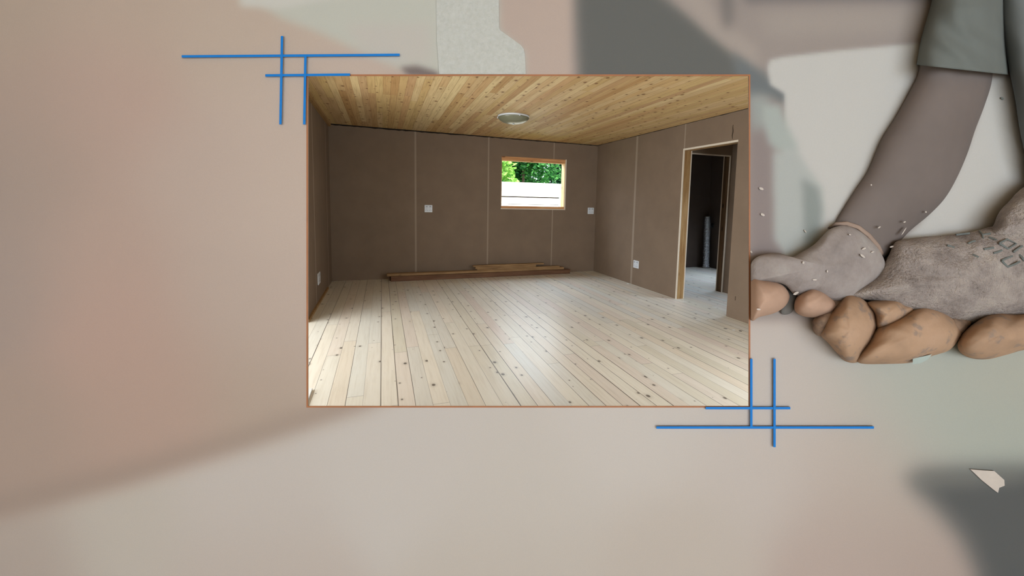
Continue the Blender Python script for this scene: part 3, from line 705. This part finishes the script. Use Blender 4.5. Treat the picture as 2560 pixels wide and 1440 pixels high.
# right glove, in focus
gr_ = inflate('glove', [(2229,622),(2240,604),(2270,598),(2310,592),(2350,590),(2395,585),(2440,577),(2480,566),(2530,562),(2600,565),(2690,600),(2730,700),(2650,800),(2560,800),
    (2480,800),(2420,812),(2360,800),(2300,790),(2240,775),(2180,752),(2118,742),(2150,716),(2186,694),(2206,668),(2220,642)], (2420,690), .03, .06, KNIT, person, .6, 18, 5, rough=.006, rs=26)
inflate('glove_cuff', [(2466,592),(2482,566),(2498,530),(2522,504),(2556,470),(2640,420),(2740,480),(2720,650),(2600,640),(2520,610)], (2590,550), .035, .05, KNIT, gr_, .6, rough=.004, rs=26)
gr_['label'] = 'grey knit glove with printed lettering, on the near hand'
FG = [('fingertip', [(2087,772),(2055,781),(2034,798),(2031,815),(2034,830),(2050,840),(2080,830),(2100,800)], (2066,808), .03, .03, ORG_SHADE),
      ('fingertip', [(2120,738),(2149,744),(2168,757),(2184,775),(2192,800),(2192,822),(2180,856),(2158,886),(2142,906),(2114,903),(2090,880),(2070,857),(2052,838),(2057,814),(2070,790),(2088,770),(2104,752)], (2124,826), .04, .06, ORG),
      ('finger', [(2168,757),(2208,750),(2245,750),(2267,762),(2288,772),(2262,800),(2222,822),(2192,822),(2186,785)], (2220,783), .04, .045, ORG),
      ('fingertip', [(2224,804),(2262,786),(2295,771),(2320,768),(2350,776),(2374,792),(2392,808),(2404,830),(2394,852),(2372,876),(2330,890),(2284,906),(2214,910),(2150,908),(2146,888),(2166,862),(2186,831),(2200,815)], (2278,842), .05, .06, ORG),
      ('finger', [(2374,792),(2400,790),(2432,798),(2422,820),(2400,846),(2376,866),(2372,840)], (2398,822), .03, .03, ORG_SHADE),  # dark filler, paints the shaded gap between two fingers
      ('fingertip', [(2407,834),(2437,807),(2470,788),(2504,783),(2540,786),(2590,780),(2680,790),(2690,840),(2620,868),(2560,875),(2520,886),(2470,898),(2430,896),(2402,882),(2394,860)], (2500,838), .05, .06, ORG)]
for nm, O, cc, h0, hh, mt in FG: inflate(nm, O, cc, h0, hh, mt, gr_, .55, rough=.0025, rs=16)
# lettering printed on the near glove
LET = plain('faded_ink', srgb(106,109,106), .9, .08, 40, .1)
strokes = [[(2498,608),(2518,598),(2541,609),(2521,622),(2498,608)], [(2534,630),(2545,622),(2556,615)], [(2505,651),(2518,645),(2531,640)], [(2505,651),(2512,660),(2520,667),(2538,660),(2550,654)],
    [(2548,636),(2556,644),(2562,652)], [(2473,593),(2482,596),(2491,600)], [(2449,577),(2456,586),(2476,584)], [(2456,586),(2458,597)], [(2460,623),(2472,621),(2485,619)], [(2484,633),(2495,630),(2505,626)],
    [(2390,587),(2405,585),(2424,583)], [(2368,613),(2378,616),(2386,619)], [(2420,609),(2428,605),(2438,602)], [(2432,636),(2440,640),(2446,643)]]
for st in strokes:
    v, f = tube('', st, .0024, .001, None, None); obj('printed_mark', v, f, LET, gr_)
# tool base, top centre
TB = NT('stippled_grey_casting', .6, .3); nn = TB.noise(TB.tc, 95, 4, .7)
xs = TB.math('MULTIPLY', 1.0, 1.0)
TB.bump(nn, .35, .006); TB.base(TB.ramp(nn, [(.3, srgb(176,175,167)), (.7, srgb(188,187,181))]))
out = [(1090,-100),(1246,-100),(1247,10),(1248,70),(1251,76),(1290,104),(1302,113),(1309,122),(1312,136),(1313.5,160),(1314,185.5),(1098,185.5),(1092,100)]
v = [PP(x, y, .0004) for x, y in out]+[PP(x, y, .0035) for x, y in out]; k = len(out)
o = obj('tool_base', v, [tuple(range(k)), tuple(range(2*k-1, k-1, -1))]+[(i, k+i, k+(i+1) % k, (i+1) % k) for i in range(k)], TB.m)
tag(o, 'pale grey stippled tool base plate with a chamfered corner above the opening', 'tool')
# wood chips
CH = plain('pale_wood_chip', srgb(190,178,168), .8, .05, 40)
CHG = plain('pale_grey_chip', srgb(160,170,164), .8, .05, 40)
def chip(px, py, L, W, ang, label, mat=CH, pts=None, group='wood chips in the air', up=0):
    h = h_at(px, py)+up
    if pts is None:
        ca_, sa_ = math.cos(ang), math.sin(ang)
        pts = [(px+ca_*a*L/2-sa_*b*W/2, py+sa_*a*L/2+ca_*b*W/2) for a, b in ((-1, -.3), (-.4, -1), (.5, -.9), (1, .1), (.6, .9), (-.5, 1))]
    k = len(pts); v = [PP(x, y, h-.001) for x, y in pts]+[PP(x, y, h+.004) for x, y in pts]
    o = obj('wood_chip', v, [tuple(range(k)), tuple(range(2*k-1, k-1, -1))]+[(i, k+i, k+(i+1) % k, (i+1) % k) for i in range(k)], mat)
    tag(o, label, 'wood chip', group)
S3 = lambda x, y: (1760+x/3, 450+y/3)
flying = 'tiny pale wood chip among those scattered over the far hand and arm'
for x, y, L, W, a in ((430,65,13,6,.3),(440,260,12,6,.4),(355,540,8,4,1),(760,385,9,3,.9),(1255,37,4,4,0),(1190,570,16,5,.6),(1265,540,9,3,-.3),(1200,515,12,4,-.4),(1410,500,12,4,-.3),
        (690,850,16,6,-.5),(830,748,12,4,0),(1095,410,6,3,.2),(925,685,4,6,0),(745,620,6,6,.5),(1665,240,4,4,0),(1500,385,24,2,-1),(1315,355,8,3,-.6),(1505,315,7,3,-.4),(410,970,11,4,.1)):
    chip(*S3(x, y), L, W, a, flying)
S4 = lambda x, y: (1760+x/2.666, 900+y/2.666)
chip(2490, 1205, 0, 0, 0, 'large pale angular wood chip over the dark shape at lower right', CH, [S4(*p) for p in ((1775,728),(1850,735),(1935,740),(2002,800),(2004,838),(1968,852),(1960,886),(1935,868),(1850,800))], 'large wood chips')
chip(2305, 900, 0, 0, 0, 'pale greenish wedge-shaped chip under the near glove', CHG, [(2282,897),(2330,886),(2319,899),(2302,908),(2282,911)], 'large wood chips', .02)
chip(2506, 246, 9, 5, .6, 'tiny grey speck on the pale area right of the arm', plain('grey_chip', srgb(130,135,130), .8, .05, 40), group='specks')
